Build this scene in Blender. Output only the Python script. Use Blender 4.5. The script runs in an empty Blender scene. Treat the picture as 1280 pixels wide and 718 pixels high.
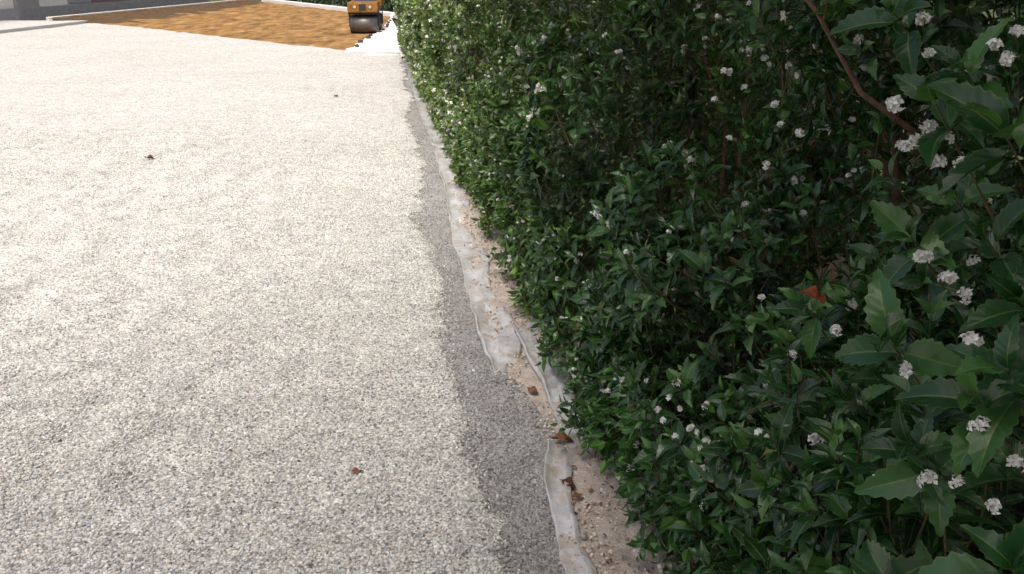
import bpy, bmesh, math, random
import numpy as np
from mathutils import Vector, Matrix
R = math.radians
rng = np.random.default_rng(11)
random.seed(11)
S = bpy.context.scene
COL = S.collection

# ------------------------------------------------------------------ camera, sky, sun, exposure
CAM_H = 1.6
PITCH = math.atan(391 / 1065)
cam_d = bpy.data.cameras.new('camera')
cam_d.sensor_width = 36.0
cam_d.lens = 36.0 * 1065 / 1280
cam_d.clip_start = 0.05
cam_d.clip_end = 800
cam_o = bpy.data.objects.new('camera', cam_d)
cam_o.location = (0, 0, CAM_H)
cam_o.rotation_euler = (math.pi / 2 - PITCH, 0, 0)
COL.objects.link(cam_o)
S.camera = cam_o

SUN_EL, SUN_AZ = 62.0, 190.0          # azimuth clockwise from +Y: behind the camera
world = bpy.data.worlds.new('World')
S.world = world
world.use_nodes = True
wn = world.node_tree.nodes
sky = wn.new('ShaderNodeTexSky')
sky.sky_type = 'NISHITA'
sky.sun_disc = False
sky.sun_elevation = R(SUN_EL)
sky.sun_rotation = R(SUN_AZ)
sky.air_density = 0.5
sky.dust_density = 8.0
sky.ozone_density = 1.0
wn['Background'].inputs['Strength'].default_value = 0.15
world.node_tree.links.new(sky.outputs[0], wn['Background'].inputs[0])
sun_d = bpy.data.lights.new('sun', 'SUN')
sun_d.energy = 1.5
sun_d.angle = R(30)
sun_d.color = (1.0, 0.99, 0.97)
sun_o = bpy.data.objects.new('sun', sun_d)
sd = Vector((math.sin(R(SUN_AZ)) * math.cos(R(SUN_EL)), math.cos(R(SUN_AZ)) * math.cos(R(SUN_EL)), math.sin(R(SUN_EL))))
sun_o.rotation_euler = sd.to_track_quat('Z', 'Y').to_euler()
sun_o.location = (0, 0, 20)
COL.objects.link(sun_o)
S.view_settings.view_transform = 'Standard'
S.view_settings.look = 'None'
S.view_settings.gamma = 1.0
S.view_settings.exposure = 0.74
S.cycles.use_denoising = True
S.cycles.denoiser = 'OPENIMAGEDENOISE'
S.cycles.denoising_input_passes = 'RGB_ALBEDO_NORMAL'
S.cycles.denoising_prefilter = 'ACCURATE'
S.cycles.max_bounces = 4
S.cycles.diffuse_bounces = 2
S.cycles.transparent_max_bounces = 4


# ------------------------------------------------------------------ helpers
def tag(o, label=None, cat=None, group=None, kind=None):
    if label: o['label'] = label
    if cat: o['category'] = cat
    if group: o['group'] = group
    if kind: o['kind'] = kind
    return o


def link(name, data, parent=None, mat=None):
    o = bpy.data.objects.new(name, data)
    COL.objects.link(o)
    if parent is not None: o.parent = parent
    if mat is not None and data is not None and not data.materials: data.materials.append(mat)
    return o


def empty(name, loc):
    o = bpy.data.objects.new(name, None)
    o.location = loc
    o.empty_display_size = 0.1
    COL.objects.link(o)
    return o


def pymesh(name, v, f, smooth=False):
    me = bpy.data.meshes.new(name)
    me.from_pydata([tuple(map(float, p)) for p in v], [], [tuple(map(int, q)) for q in f])
    if smooth:
        me.polygons.foreach_set('use_smooth', [True] * len(me.polygons))
    me.update()
    return me


def trimesh(name, V, F, attr=None, smooth=True):
    """fast triangle mesh from numpy arrays, attr = per-vertex 3-vector called leafuv"""
    me = bpy.data.meshes.new(name)
    nv, nf = len(V), len(F)
    me.vertices.add(nv)
    me.vertices.foreach_set('co', np.ascontiguousarray(V, dtype=np.float32).ravel())
    me.loops.add(nf * 3)
    me.loops.foreach_set('vertex_index', np.ascontiguousarray(F, dtype=np.int32).ravel())
    me.polygons.add(nf)
    me.polygons.foreach_set('loop_start', np.arange(0, nf * 3, 3, dtype=np.int32))
    me.polygons.foreach_set('loop_total', np.full(nf, 3, dtype=np.int32))
    me.polygons.foreach_set('use_smooth', np.full(nf, smooth))
    if attr is not None:
        a = me.attributes.new('leafuv', 'FLOAT_VECTOR', 'POINT')
        a.data.foreach_set('vector', np.ascontiguousarray(attr, dtype=np.float32).ravel())
    me.update()
    return me


def box(x0, x1, y0, y1, z0, z1, bev=0.0):
    bm = bmesh.new()
    bmesh.ops.create_cube(bm, size=1)
    for v in bm.verts:
        v.co = (x0 + (v.co.x + .5) * (x1 - x0), y0 + (v.co.y + .5) * (y1 - y0), z0 + (v.co.z + .5) * (z1 - z0))
    if bev:
        bmesh.ops.bevel(bm, geom=bm.edges[:], offset=bev, segments=2, affect='EDGES', profile=0.7)
    me = bpy.data.meshes.new('box')
    bm.to_mesh(me); bm.free()
    return me


def tube(pts, rad, n=6):
    pts = [np.array(p, float) for p in pts]
    V, F = [], []
    for i, p in enumerate(pts):
        d = pts[min(i + 1, len(pts) - 1)] - pts[max(i - 1, 0)]
        d /= np.linalg.norm(d) + 1e-9
        u = np.cross(d, (0.31, 0.2, 0.93)); u /= np.linalg.norm(u) + 1e-9
        w = np.cross(d, u)
        for k in range(n):
            a = 2 * math.pi * k / n
            V.append(p + rad[i] * (math.cos(a) * u + math.sin(a) * w))
    m = len(pts)
    for i in range(m - 1):
        for k in range(n):
            a, b = i * n + k, i * n + (k + 1) % n
            F.append((a, b, b + n, a + n))
    F.append(tuple(range(n))[::-1]); F.append(tuple(range((m - 1) * n, m * n)))
    return V, F


def cyl(p0, p1, r, n=24, bev=0.0):
    v, f = tube([p0, p1], [r, r], n)
    me = pymesh('cyl', v, f)
    if bev:
        bm = bmesh.new(); bm.from_mesh(me)
        bmesh.ops.bevel(bm, geom=[e for e in bm.edges if any(len(q.verts) > 4 for q in e.link_faces)], offset=bev, segments=2, affect='EDGES')
        bm.to_mesh(me); bm.free()
    for p in me.polygons: p.use_smooth = len(p.vertices) == 4
    return me


def nz(P, freq, seed, oct=3):
    """smooth pseudo-noise, about -1..1, from summed random plane waves"""
    r = np.random.default_rng(seed)
    P = np.atleast_2d(P)
    out = np.zeros(len(P)); amp = 1.0; tot = 0.0
    for o in range(oct):
        for k in range(5):
            d = r.normal(size=P.shape[1]); d /= np.linalg.norm(d)
            out += amp * np.sin(P @ d * freq * 6.283 * r.uniform(.6, 1.4) + r.uniform(0, 6.283))
        tot += amp * 2.2; amp *= .55; freq *= 2.1
    return out / tot


# ------------------------------------------------------------------ materials
class NT:
    def __init__(self, name, rough=0.8, spec=0.3):
        self.m = bpy.data.materials.new(name)
        self.m.use_nodes = True
        self.t = self.m.node_tree
        self.b = self.t.nodes['Principled BSDF']
        self.b.inputs['Roughness'].default_value = rough
        self.b.inputs['Specular IOR Level'].default_value = spec
    def n(self, typ, **kw):
        x = self.t.nodes.new(typ)
        for k, v in kw.items():
            if k.startswith('i_'): x.inputs[k[2:].replace('_', ' ')].default_value = v
            else: setattr(x, k, v)
        return x
    def l(self, a, b): self.t.links.new(a, b)
    def ramp(self, fac, stops, interp='LINEAR'):
        r = self.n('ShaderNodeValToRGB')
        r.color_ramp.interpolation = interp
        e = r.color_ramp.elements
        while len(e) < len(stops): e.new(0.5)
        for q, (p, c) in zip(e, stops):
            q.position = p; q.color = (*c, 1) if len(c) == 3 else c
        self.l(fac, r.inputs[0])
        return r.outputs[0]
    def mul(self, a, b, fac=1.0, mode='MULTIPLY'):
        x = self.n('ShaderNodeMix', data_type='RGBA', blend_type=mode)
        for sock, val in ((0, fac), (6, a), (7, b)):
            if hasattr(val, 'is_linked'): self.l(val, x.inputs[sock])
            else: x.inputs[sock].default_value = val if sock == 0 else (*val, 1)
        return x.outputs[2]
    def pos(self): return self.n('ShaderNodeNewGeometry').outputs['Position']
    def noise(self, scale, detail=4, rough=.6, vec=None, out='Fac'):
        x = self.n('ShaderNodeTexNoise', i_Scale=scale, i_Detail=detail, i_Roughness=rough)
        self.l(vec if vec is not None else self.pos(), x.inputs['Vector'])
        return x.outputs[out]
    def bump(self, h, strength, dist, prev=None):
        x = self.n('ShaderNodeBump', i_Strength=strength, i_Distance=dist)
        self.l(h, x.inputs['Height'])
        if prev is not None: self.l(prev, x.inputs['Normal'])
        return x.outputs[0]
    def out(self, col, normal=None):
        if hasattr(col, 'is_linked'): self.l(col, self.b.inputs['Base Color'])
        else: self.b.inputs['Base Color'].default_value = (*col, 1)
        if normal is not None: self.l(normal, self.b.inputs['Normal'])
        return self.m


def plain(name, col, rough=.6, spec=.4, var=.15, scale=6, bump=0.0, metal=0.0):
    t = NT(name, rough, spec)
    t.b.inputs['Metallic'].default_value = metal
    f = t.noise(scale, 6, .65)
    c = t.ramp(f, [(.3, tuple(x * (1 - var) for x in col)), (.7, tuple(min(1, x * (1 + var)) for x in col))])
    nrm = t.bump(f, bump, .01) if bump else None
    return t.out(c, nrm)


STONE = [(0.0, (.12, .12, .125)), (.06, (.24, .23, .225)), (.2, (.37, .355, .335)), (.45, (.50, .49, .46)), (.62, (.60, .59, .555)), (.8, (.70, .695, .665)), (.9, (.45, .38, .31)), (.95, (.31, .34, .39)), (1.0, (.80, .80, .78))]


def patches(t, col, lo, hi):
    """slow tonal drift over the yard"""
    f = t.noise(.55, 3, .55)
    m = t.ramp(f, [(.32, (lo, lo, lo * .98)), (.62, (hi, hi, hi))])
    f2 = t.noise(5.5, 3, .6)
    m2 = t.ramp(f2, [(.3, (.86, .85, .84)), (.7, (1.06, 1.05, 1.03))])
    return t.mul(t.mul(col, m), m2)


def gravel_sheet(name, tint, lo=.94, hi=1.04):
    t = NT(name, .85, .25)
    v = t.n('ShaderNodeTexVoronoi', i_Scale=105.0, feature='F1')
    t.l(t.pos(), v.inputs['Vector'])
    sep = t.n('ShaderNodeSeparateColor'); t.l(v.outputs['Color'], sep.inputs[0])
    c = t.ramp(sep.outputs[0], STONE)
    gap = t.ramp(v.outputs['Distance'], [(.35, (1.08, 1.08, 1.08)), (.85, (.55, .53, .51))])
    c = t.mul(c, gap)
    big = t.n('ShaderNodeTexVoronoi', i_Scale=30.0, feature='F1'); t.l(t.pos(), big.inputs['Vector'])
    s2 = t.n('ShaderNodeSeparateColor'); t.l(big.outputs['Color'], s2.inputs[0])
    c = t.mul(c, t.ramp(s2.outputs[1], [(0, (.84, .83, .82)), (.5, (1.02, 1.01, 1)), (1, (1.10, 1.09, 1.07))]))
    c = patches(t, c, lo, hi)
    c = t.mul(c, tint)
    nrm = t.bump(v.outputs['Distance'], -.7, .006)
    return t.out(c, nrm)


def gravel_stone(name, tint, lo=.94, hi=1.04):
    t = NT(name, .75, .3)
    oi = t.n('ShaderNodeObjectInfo')
    c = t.ramp(oi.outputs['Random'], STONE)
    c = patches(t, c, lo, hi)
    return t.out(t.mul(c, tint))


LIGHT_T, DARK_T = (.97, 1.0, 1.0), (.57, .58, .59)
M = {}
M['yard'] = gravel_sheet('resin gravel light', LIGHT_T)
M['yard_stone'] = gravel_stone('loose stone light', LIGHT_T)
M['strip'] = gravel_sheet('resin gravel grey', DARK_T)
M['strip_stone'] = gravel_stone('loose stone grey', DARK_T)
M['bed_stone'] = gravel_stone('loose stone on sand', (1.05, .95, .86))


def sand():
    t = NT('pale pinkish sand', .95, .1)
    f = t.noise(18, 6, .7)
    c = t.ramp(f, [(.3, (.36, .305, .255)), (.52, (.51, .455, .395)), (.72, (.62, .575, .52))])
    c = t.mul(c, t.ramp(t.noise(260, 2, .6), [(.35, (.62, .6, .58)), (.6, (1.08, 1.06, 1.04))]))
    return t.out(c, t.bump(t.noise(120, 5, .7), .7, .006))
M['sand'] = sand()


def soil():
    t = NT('ochre bare soil', .95, .1)
    mp = t.n('ShaderNodeMapping'); mp.inputs['Scale'].default_value = (1.5, .55, 1)
    t.l(t.pos(), mp.inputs['Vector'])
    f = t.noise(1.3, 8, .72, vec=mp.outputs[0])
    c = t.ramp(f, [(.34, (.085, .052, .026)), (.45, (.17, .098, .038)), (.56, (.27, .155, .058)), (.66, (.37, .24, .115))])
    return t.out(c, t.bump(f, .9, .08))
M['soil'] = soil()
M['earth'] = plain('rough grass ground', (.055, .065, .028), .95, .1, .3, 1.5, .5)
M['white_path'] = plain('white crushed stone', (.66, .65, .63), .9, .2, .08, 9, .3)


def film():
    t = NT('pale plastic film', .32, .5)
    f = t.noise(7, 5, .7)
    c = t.ramp(f, [(.3, (.38, .38, .37)), (.5, (.50, .505, .50)), (.7, (.64, .65, .64))])
    g = t.noise(11, 6, .75)
    c = t.mul(c, (.42, .36, .30), t.ramp(g, [(.50, (0, 0, 0)), (.58, (.85, .85, .85))]), 'MIX')
    t.b.inputs['Coat Weight'].default_value = .15
    return t.out(c, t.bump(t.noise(30, 5, .65), .7, .012))
M['film'] = film()


def leaf_mat(name, dark, mid, pale, rough):
    t = NT(name, rough, .46)
    a = t.n('ShaderNodeAttribute', attribute_name='leafuv')
    s = t.n('ShaderNodeSeparateXYZ'); t.l(a.outputs['Vector'], s.inputs[0])
    base = t.ramp(s.outputs[2], [(0, dark), (.55, mid), (.9, pale), (.97, (.13, .13, .03)), (1.0, (.11, .045, .018))])
    base = t.mul(base, t.ramp(t.noise(30, 3, .6), [(.3, (.88, .89, .88)), (.7, (1.1, 1.1, 1.06))]))
    rib = t.ramp(s.outputs[0], [(.0, (.62, .62, .62)), (.10, (0, 0, 0)), (.90, (0, 0, 0)), (1.0, (.42, .42, .42))])
    base = t.mul(base, (.17, .24, .06), rib, 'MIX')
    geo = t.n('ShaderNodeNewGeometry')
    base = t.mul(base, t.mul(base, (1.7, 1.6, 1.3)), geo.outputs['Backfacing'], 'MIX')
    # fine side veins
    w = t.n('ShaderNodeMath', operation='MULTIPLY_ADD'); t.l(s.outputs[1], w.inputs[0]); w.inputs[1].default_value = 48.0
    w2 = t.n('ShaderNodeMath', operation='MULTIPLY'); t.l(s.outputs[0], w2.inputs[0]); w2.inputs[1].default_value = -9.0
    t.l(w2.outputs[0], w.inputs[2])
    sn = t.n('ShaderNodeMath', operation='SINE'); t.l(w.outputs[0], sn.inputs[0])
    t.b.inputs['Subsurface Weight'].default_value = 0.0
    tr = t.n('ShaderNodeBsdfTranslucent'); t.l(t.mul(base, (1.5, 1.9, .7)), tr.inputs[0])
    mx = t.n('ShaderNodeMixShader'); mx.inputs[0].default_value = .08
    t.l(t.b.outputs[0], mx.inputs[1]); t.l(tr.outputs[0], mx.inputs[2])
    t.l(mx.outputs[0], t.t.nodes['Material Output'].inputs[0])
    return t.out(base, t.bump(sn.outputs[0], .12, .0006))


LA = ((.008, .029, .010), (.020, .072, .019), (.075, .180, .042))
LB = ((.034, .070, .014), (.085, .150, .028), (.22, .26, .08))  # young far-hedge greens, lightened to put sunlight into the leaf colour
M['leaf'] = leaf_mat('osmanthus leaf', *LA, .26)
M['leaf_far'] = leaf_mat('osmanthus leaf young sunlit', (.034, .070, .014), (.085, .150, .028), (.22, .26, .08), .40)
def leaf_grade(f):  # leaf colour drifts from shaded near to sunlit far tones
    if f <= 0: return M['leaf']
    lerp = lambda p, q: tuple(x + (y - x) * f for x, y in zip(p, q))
    return leaf_mat('osmanthus leaf sun graded', lerp(LA[0], LB[0]), lerp(LA[1], LB[1]), lerp(LA[2], LB[2]), .26 + .12 * f)
M['leaf_dark'] = leaf_mat('evergreen leaf', (.008, .020, .012), (.014, .034, .018), (.03, .055, .025), .5)


def petal_mat():
    t = NT('white petals', .6, .3)
    c = t.ramp(t.noise(160, 2, .5), [(.3, (.70, .68, .60)), (.6, (.86, .85, .81))])
    return t.out(c)
M['petal'] = petal_mat()


def bark():
    t = NT('brown bark', .85, .2)
    f = t.noise(60, 5, .7)
    c = t.ramp(f, [(.3, (.07, .040, .026)), (.55, (.15, .085, .055)), (.75, (.24, .16, .11))])
    return t.out(c, t.bump(f, .6, .004))
M['bark'] = bark()
M['twig'] = plain('young twig', (.10, .075, .035), .7, .3, .4, 60)
M['dead'] = plain('dead leaf', (.17, .08, .04), .8, .2, .45, 70, .4)
M['dead_dark'] = plain('dark dead leaf', (.085, .035, .022), .8, .2, .4, 70, .4)
M['red_leaf'] = plain('red brown leaf', (.30, .075, .025), .6, .3, .45, 90, .3)

# ------------------------------------------------------------------ ground lines (metres; camera stands at 0,0)
LT = np.array([(-2.25, 17.9), (-1.886, 15.26), (-1.171, 10.04), (-.921, 8.12), (-.689, 6.52), (-.609, 5.42), (-.424, 4.475), (-.308, 3.787), (-.2, 3.19), (-.144, 2.68), (-.076, 2.29), (-.023, 1.99), (.06, 1.5), (.16, .8), (.32, -1), (.9, -5)])[::-1]
SL = np.array([(-2.13, 17.9), (-1.653, 14.06), (-1.14, 10.65), (-.804, 8.53), (-.553, 6.79), (-.37, 5.24), (-.22, 4.22), (-.126, 3.51), (.034, 3.1), (.12, 2.8), (.127, 2.62), (.127, 2.29), (.14, 1.99), (.2, 1.6), (.3, .8), (.5, -1), (1.1, -5)])[::-1]


def lt(y):
    y = np.asarray(y, float)
    return np.interp(y, LT[:, 1], LT[:, 0]) + .05 * np.clip((y + 1) / 4, 0, 1.5) * nz(np.stack([y.ravel(), y.ravel() * .3], 1), .42, 91, 4).reshape(y.shape)


def slx(y): return np.interp(y, SL[:, 1], SL[:, 0])
def face_x(y): return .66 - .162 * np.asarray(y, float)


def H(x, y):
    """ground height"""
    x = np.asarray(x, float); y = np.asarray(y, float)
    P = np.stack([x, y], -1).reshape(-1, 2)
    und = (nz(P, .35, 3, 2) * .008 + nz(P, 2.5, 4, 2) * .0025).reshape(x.shape)
    e = lt(y)
    k = np.clip((x - e + .05) / .09, 0, 1); k = k * k * (3 - 2 * k)
    bed = np.clip((x - slx(y) - .05) / .25, 0, 1)
    hump = (nz(P, 1.6, 8, 3) * .014).reshape(x.shape)
    return und - .020 * k + bed * (.012 + hump)


def sheet(name, rows, zoff, mat, hfun=H, cols=40, power=1.0, parent=None):
    """rows = list of (y, x0, x1)"""
    ys = np.array([r[0] for r in rows]); x0 = np.array([r[1] for r in rows]); x1 = np.array([r[2] for r in rows])
    c = np.linspace(0, 1, cols); c = 1 - (1 - c) ** power
    X = x0[:, None] + (x1 - x0)[:, None] * c[None]; Y = np.repeat(ys[:, None], cols, 1)
    Z = (hfun(X, Y) if hfun else 0 * X) + zoff
    V = np.stack([X, Y, Z], -1).reshape(-1, 3)
    n, m = len(rows), cols
    i = (np.arange(n - 1)[:, None] * m + np.arange(m - 1)[None]).ravel()
    F = np.concatenate([np.stack([i, i + 1, i + m + 1], 1), np.stack([i, i + m + 1, i + m], 1)])
    return V, F


def ylist(a, b, near):
    ys = [a]
    while ys[-1] < b: ys.append(ys[-1] + max(near, .012 * abs(ys[-1])))
    ys[-1] = b
    return np.array(ys)


# large ground to the horizon
tag(link('ground', pymesh('ground', [(-400, -400, -.16), (400, -400, -.16), (400, 400, -.16), (-400, 400, -.16)], [(0, 1, 2, 3)]), mat=M['earth']), kind='structure')


def diag(y):      # near edge of the bare soil
    return np.interp(y, [19.77, 24.2, 30.1, 31.1, 33], [-3.64, -7.87, -13.26, -14.81, -15.2])

ysA = ylist(-5, 19.77, .045)
V1, F1 = sheet('a', [(y, -26, lt(y) + rng.normal(0, .012 + .0016 * max(y, 0)) if y < 17.9 else lt(17.9) - .162 * (y - 17.9)) for y in ysA], 0, None, cols=70, power=3.2)
ysB = np.linspace(19.3, 33, 70)
V2, F2 = sheet('b', [(y, -26, diag(y) + .06 * math.sin(y * 3.1) + .04 * math.sin(y * 9)) for y in ysB], -.012, None, cols=20)
yv = np.concatenate([V1, V2]); yf = np.concatenate([F1, F2 + len(V1)])
tag(link('gravel_yard', trimesh('gravel_yard', yv, yf), mat=M['yard']), kind='structure')
ysC = ylist(-5, 17.9, .04)
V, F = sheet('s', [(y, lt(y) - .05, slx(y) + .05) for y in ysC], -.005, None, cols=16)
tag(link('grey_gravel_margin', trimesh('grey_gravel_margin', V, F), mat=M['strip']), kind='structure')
V, F = sheet('s', [(y, slx(y) - .02, face_x(y) + 2.6) for y in ylist(-5, 26, .03)], -.008, None, cols=70, power=.45)
Pb = V[:, :2]
V[:, 2] += np.where((V[:, 0] > slx(V[:, 1]) + .03), nz(Pb, 9, 17, 3) * .004, 0) - .006 * np.clip(1 - (V[:, 0] - slx(V[:, 1])) / .06, 0, 1)
tag(link('sandy_bed', trimesh('sandy_bed', V, F), mat=M['sand']), kind='structure')
M['litter'] = plain('dark leaf litter soil', (.045, .034, .024), .95, .1, .5, 40, .8)  # dark litter laid in to deepen the shade inside the hedge
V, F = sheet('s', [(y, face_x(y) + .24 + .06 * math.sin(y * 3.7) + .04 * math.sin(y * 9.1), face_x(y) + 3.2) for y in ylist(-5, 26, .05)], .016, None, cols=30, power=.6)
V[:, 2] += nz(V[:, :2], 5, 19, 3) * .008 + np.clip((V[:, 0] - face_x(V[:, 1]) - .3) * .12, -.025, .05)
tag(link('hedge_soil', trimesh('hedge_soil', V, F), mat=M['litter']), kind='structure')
# white strip beside the soil
V, F = sheet('s', [(y, np.interp(y, [19.77, 23.9, 28.3, 37], [-3.70, -3.86, -4.07, -4.9]) + .05 * math.sin(y * 4), face_x(y) + .25) for y in np.linspace(18.3, 37, 90)], -.006, None,
             hfun=lambda x, y: .02 * nz(np.stack([x, y], -1).reshape(-1, 2), .8, 5, 3).reshape(x.shape) + .02 * np.clip((y - 18.6) / 1.5, -1, 1), cols=14)
tag(link('white_stone_path', trimesh('white_stone_path', V, F), mat=M['white_path']), kind='structure')
# bare soil plot
sp = [(19.6, -3.75, -3.55)] + [(y, float(diag(y)) - .3, np.interp(y, [19.77, 23.9, 28.3, 36.6], [-3.60, -3.80, -4.03, -4.86])) for y in np.linspace(19.8, 36.6, 90)]
sp += [(y, -16.4, np.interp(y, [36.6, 41.4, 56.3], [-4.9, -7.4, -15.5])) for y in np.linspace(36.9, 56, 40)]
V, F = sheet('s', sp, -.045, None, hfun=lambda x, y: .035 * nz(np.stack([x, y], -1).reshape(-1, 2), .5, 6, 4).reshape(x.shape), cols=50)
tag(link('bare_soil', trimesh('bare_soil', V, F), mat=M['soil']), kind='structure')


# ------------------------------------------------------------------ loose stones (geometry nodes on a point mesh)
def stones(name, pts, size, mat, label, cat='gravel'):
    n = len(pts)
    me = bpy.data.meshes.new(name)
    me.vertices.add(n)
    me.vertices.foreach_set('co', pts.astype(np.float32).ravel())
    rot = rng.uniform(-3.14, 3.14, (n, 3)); rot[:, :2] *= .25
    s = size * rng.lognormal(0, .22, n)
    scl = np.stack([s * rng.uniform(.85, 1.3, n), s * rng.uniform(.7, 1.0, n), s * rng.uniform(.5, .8, n)], 1)
    for nm, a in (('rot', rot), ('scl', scl)):
        at = me.attributes.new(nm, 'FLOAT_VECTOR', 'POINT')
        at.data.foreach_set('vector', a.astype(np.float32).ravel())
    o = link(name, me)
    ng = bpy.data.node_groups.new(name + ' nodes', 'GeometryNodeTree')
    ng.interface.new_socket('Geometry', in_out='INPUT', socket_type='NodeSocketGeometry')
    ng.interface.new_socket('Geometry', in_out='OUTPUT', socket_type='NodeSocketGeometry')
    N = ng.nodes; L = ng.links
    gi = N.new('NodeGroupInput'); go = N.new('NodeGroupOutput')
    ico = N.new('GeometryNodeMeshIcoSphere'); ico.inputs['Radius'].default_value = 1; ico.inputs['Subdivisions'].default_value = 2
    sp_ = N.new('GeometryNodeSetPosition')
    tx = N.new('ShaderNodeTexNoise'); tx.inputs['Scale'].default_value = 1.1; tx.inputs['Detail'].default_value = 1
    sub = N.new('ShaderNodeVectorMath'); sub.operation = 'SUBTRACT'; sub.inputs[1].default_value = (.5, .5, .5)
    sc = N.new('ShaderNodeVectorMath'); sc.operation = 'SCALE'; sc.inputs['Scale'].default_value = .9
    L.new(tx.outputs['Color'], sub.inputs[0]); L.new(sub.outputs[0], sc.inputs[0]); L.new(sc.outputs[0], sp_.inputs['Offset'])
    L.new(ico.outputs[0], sp_.inputs['Geometry'])
    sm = N.new('GeometryNodeSetMaterial'); sm.inputs['Material'].default_value = mat
    L.new(sp_.outputs[0], sm.inputs[0])
    iop = N.new('GeometryNodeInstanceOnPoints')
    L.new(gi.outputs[0], iop.inputs['Points']); L.new(sm.outputs[0], iop.inputs['Instance'])
    for nm, sock in (('rot', 'Rotation'), ('scl', 'Scale')):
        na = N.new('GeometryNodeInputNamedAttribute'); na.data_type = 'FLOAT_VECTOR'; na.inputs['Name'].default_value = nm
        L.new([q for q in na.outputs if q.enabled][0], iop.inputs[sock])
    L.new(iop.outputs[0], go.inputs[0])
    md = o.modifiers.new('stones', 'NODES'); md.node_group = ng
    me.materials.append(mat)
    return tag(o, label, cat, kind='stuff')


def scatter(n, ya, yb, xl, xr, keep=None):
    y = rng.uniform(ya, yb, n); a = xl(y); b = xr(y)
    wmax = (b - a).max()
    ok = rng.uniform(0, wmax, n) < (b - a)
    y = y[ok]; x = xl(y) + (xr(y) - xl(y)) * rng.uniform(0, 1, len(y))
    if keep is not None:
        k = rng.uniform(0, 1, len(y)) < keep(x, y); x, y = x[k], y[k]
    return np.stack([x, y, H(x, y)], 1)

fade = lambda x, y: np.clip((9.5 - y) / 4.5, 0, 1)
p = scatter(560000, 1.5, 9.5, lambda y: -.64 * y - .8, lambda y: lt(y) + .004, fade)
p[:, 0] += rng.normal(0, 1, len(p)) * np.where(rng.uniform(0, 1, len(p)) < .35, .055, .02); p[:, 2] = H(p[:, 0], p[:, 1]) + .001
stones('yard_gravel', p, .0041, M['yard_stone'], 'pale mixed gravel stones bound into the broad driveway surface')
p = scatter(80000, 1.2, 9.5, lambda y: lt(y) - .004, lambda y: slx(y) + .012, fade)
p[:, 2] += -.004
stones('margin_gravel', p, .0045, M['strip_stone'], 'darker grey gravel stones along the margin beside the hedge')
p = scatter(12000, 1.2, 8, lambda y: slx(y) + .01, lambda y: face_x(y) + .35, lambda x, y: np.clip(.55 + nz(np.stack([x, y], 1), 2.2, 31, 3), 0, 1) * np.clip((8 - y) / 4, 0, 1))
p[:, 2] += np.where(rng.uniform(0, 1, len(p)) < .25, .006, -.004)
stones('bed_gravel', p, .0048, M['bed_stone'], 'loose pinkish gravel scattered on the sand under the hedge')


# ------------------------------------------------------------------ plastic film along the hedge
def film_strip(name, line, widths, lip, seed, label):
    line = np.array(line, float); line = line[np.argsort(line[:, 1])]
    ys = np.arange(line[0, 1], line[-1, 1], .018) if line[-1, 1] < 6 else ylist(line[0, 1], line[-1, 1], .025)
    xl = np.interp(ys, line[:, 1], line[:, 0]); wy = np.interp(ys, widths[0], widths[1])
    prof = np.array([(0.004, -.3), (-.003, .35), (-.001, .85), (.002, 1.0), (.006, .8), (.010, .35), (.020, .08), (.055, 0)])
    ex = np.linspace(.075, 1, 9)
    V = []
    for i, y in enumerate(ys):
        q = np.array([[y * 1.0, 0.]])
        L = lip * np.clip(.5 + 1.1 * nz(q, 1.1, seed, 4)[0], .05, 1.4)
        wob = .010 * nz(q, 1.7, seed + 1, 3)[0]
        lean = .012 * nz(q, 1.3, seed + 2, 2)[0]
        k = min(1, 8 * min(y - ys[0], ys[-1] - y) + .15); sink = .03 * max(0, 1 - min(y - ys[0], ys[-1] - y) / .22) ** 2
        base = float(H(np.array([xl[i]]), np.array([y]))[0])
        for (dx, hz) in prof:
            V.append((xl[i] + wob + dx + lean * max(hz, 0), y, base + .004 - sink + hz * L * k))
        for e in ex:
            x = xl[i] + wob + .055 + (max(wy[i] * (1 + .5 * nz(q, .35, seed + 6, 2)[0]), .07) - .055) * e
            pp = np.array([[x * 1.6, y]])
            V.append((x, y, float(H(np.array([x]), np.array([y]))[0]) + .0045 + (.014 * nz(pp, 2.2, seed + 3, 2)[0] + .006 * nz(pp, 6, seed + 5, 2)[0]) * k - .009 * e ** 2 - sink))
    m = len(prof) + len(ex); n = len(ys)
    F = [(a * m + b, a * m + b + 1, (a + 1) * m + b + 1, (a + 1) * m + b) for a in range(n - 1) for b in range(m - 1)]
    me = pymesh(name, V, F, True)
    o = link(name, me, mat=M['film'])
    so = o.modifiers.new('thickness', 'SOLIDIFY'); so.thickness = .0012
    return tag(o, label, 'plastic sheet', 'plastic film edging the gravel')

film_strip('plastic_film', [(-2.13, 17.7), (-1.653, 14.06), (-1.14, 10.65), (-.804, 8.53), (-.553, 6.79), (-.37, 5.24), (-.22, 4.22), (-.126, 3.51), (-.05, 3.26)],
           ([3.2, 3.6, 4.6, 5.6, 7, 8.1, 10, 13, 17.7], [.09, .14, .13, .16, .27, .34, .34, .30, .34]), .024, 51,
           'long whitish plastic film running up to the far end of the gravel')
film_strip('plastic_film', [(-.0, 3.95), (.075, 3.45), (.15, 3.12), (.2, 2.78), (.21, 2.66)], ([2.6, 3.1, 3.95], [.10, .12, .09]), .024, 61,
           'short half-buried plastic fold in the sand below the hedge')
film_strip('plastic_film', [(.147, 2.85), (.128, 2.57), (.127, 2.29), (.142, 2.09), (.178, 1.92), (.25, 1.5), (.33, 1.1)], ([1.1, 2.0, 2.3, 2.85], [.15, .13, .08, .07]), .026, 71,
           'near whitish plastic film curling up at the bottom of the picture')


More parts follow.
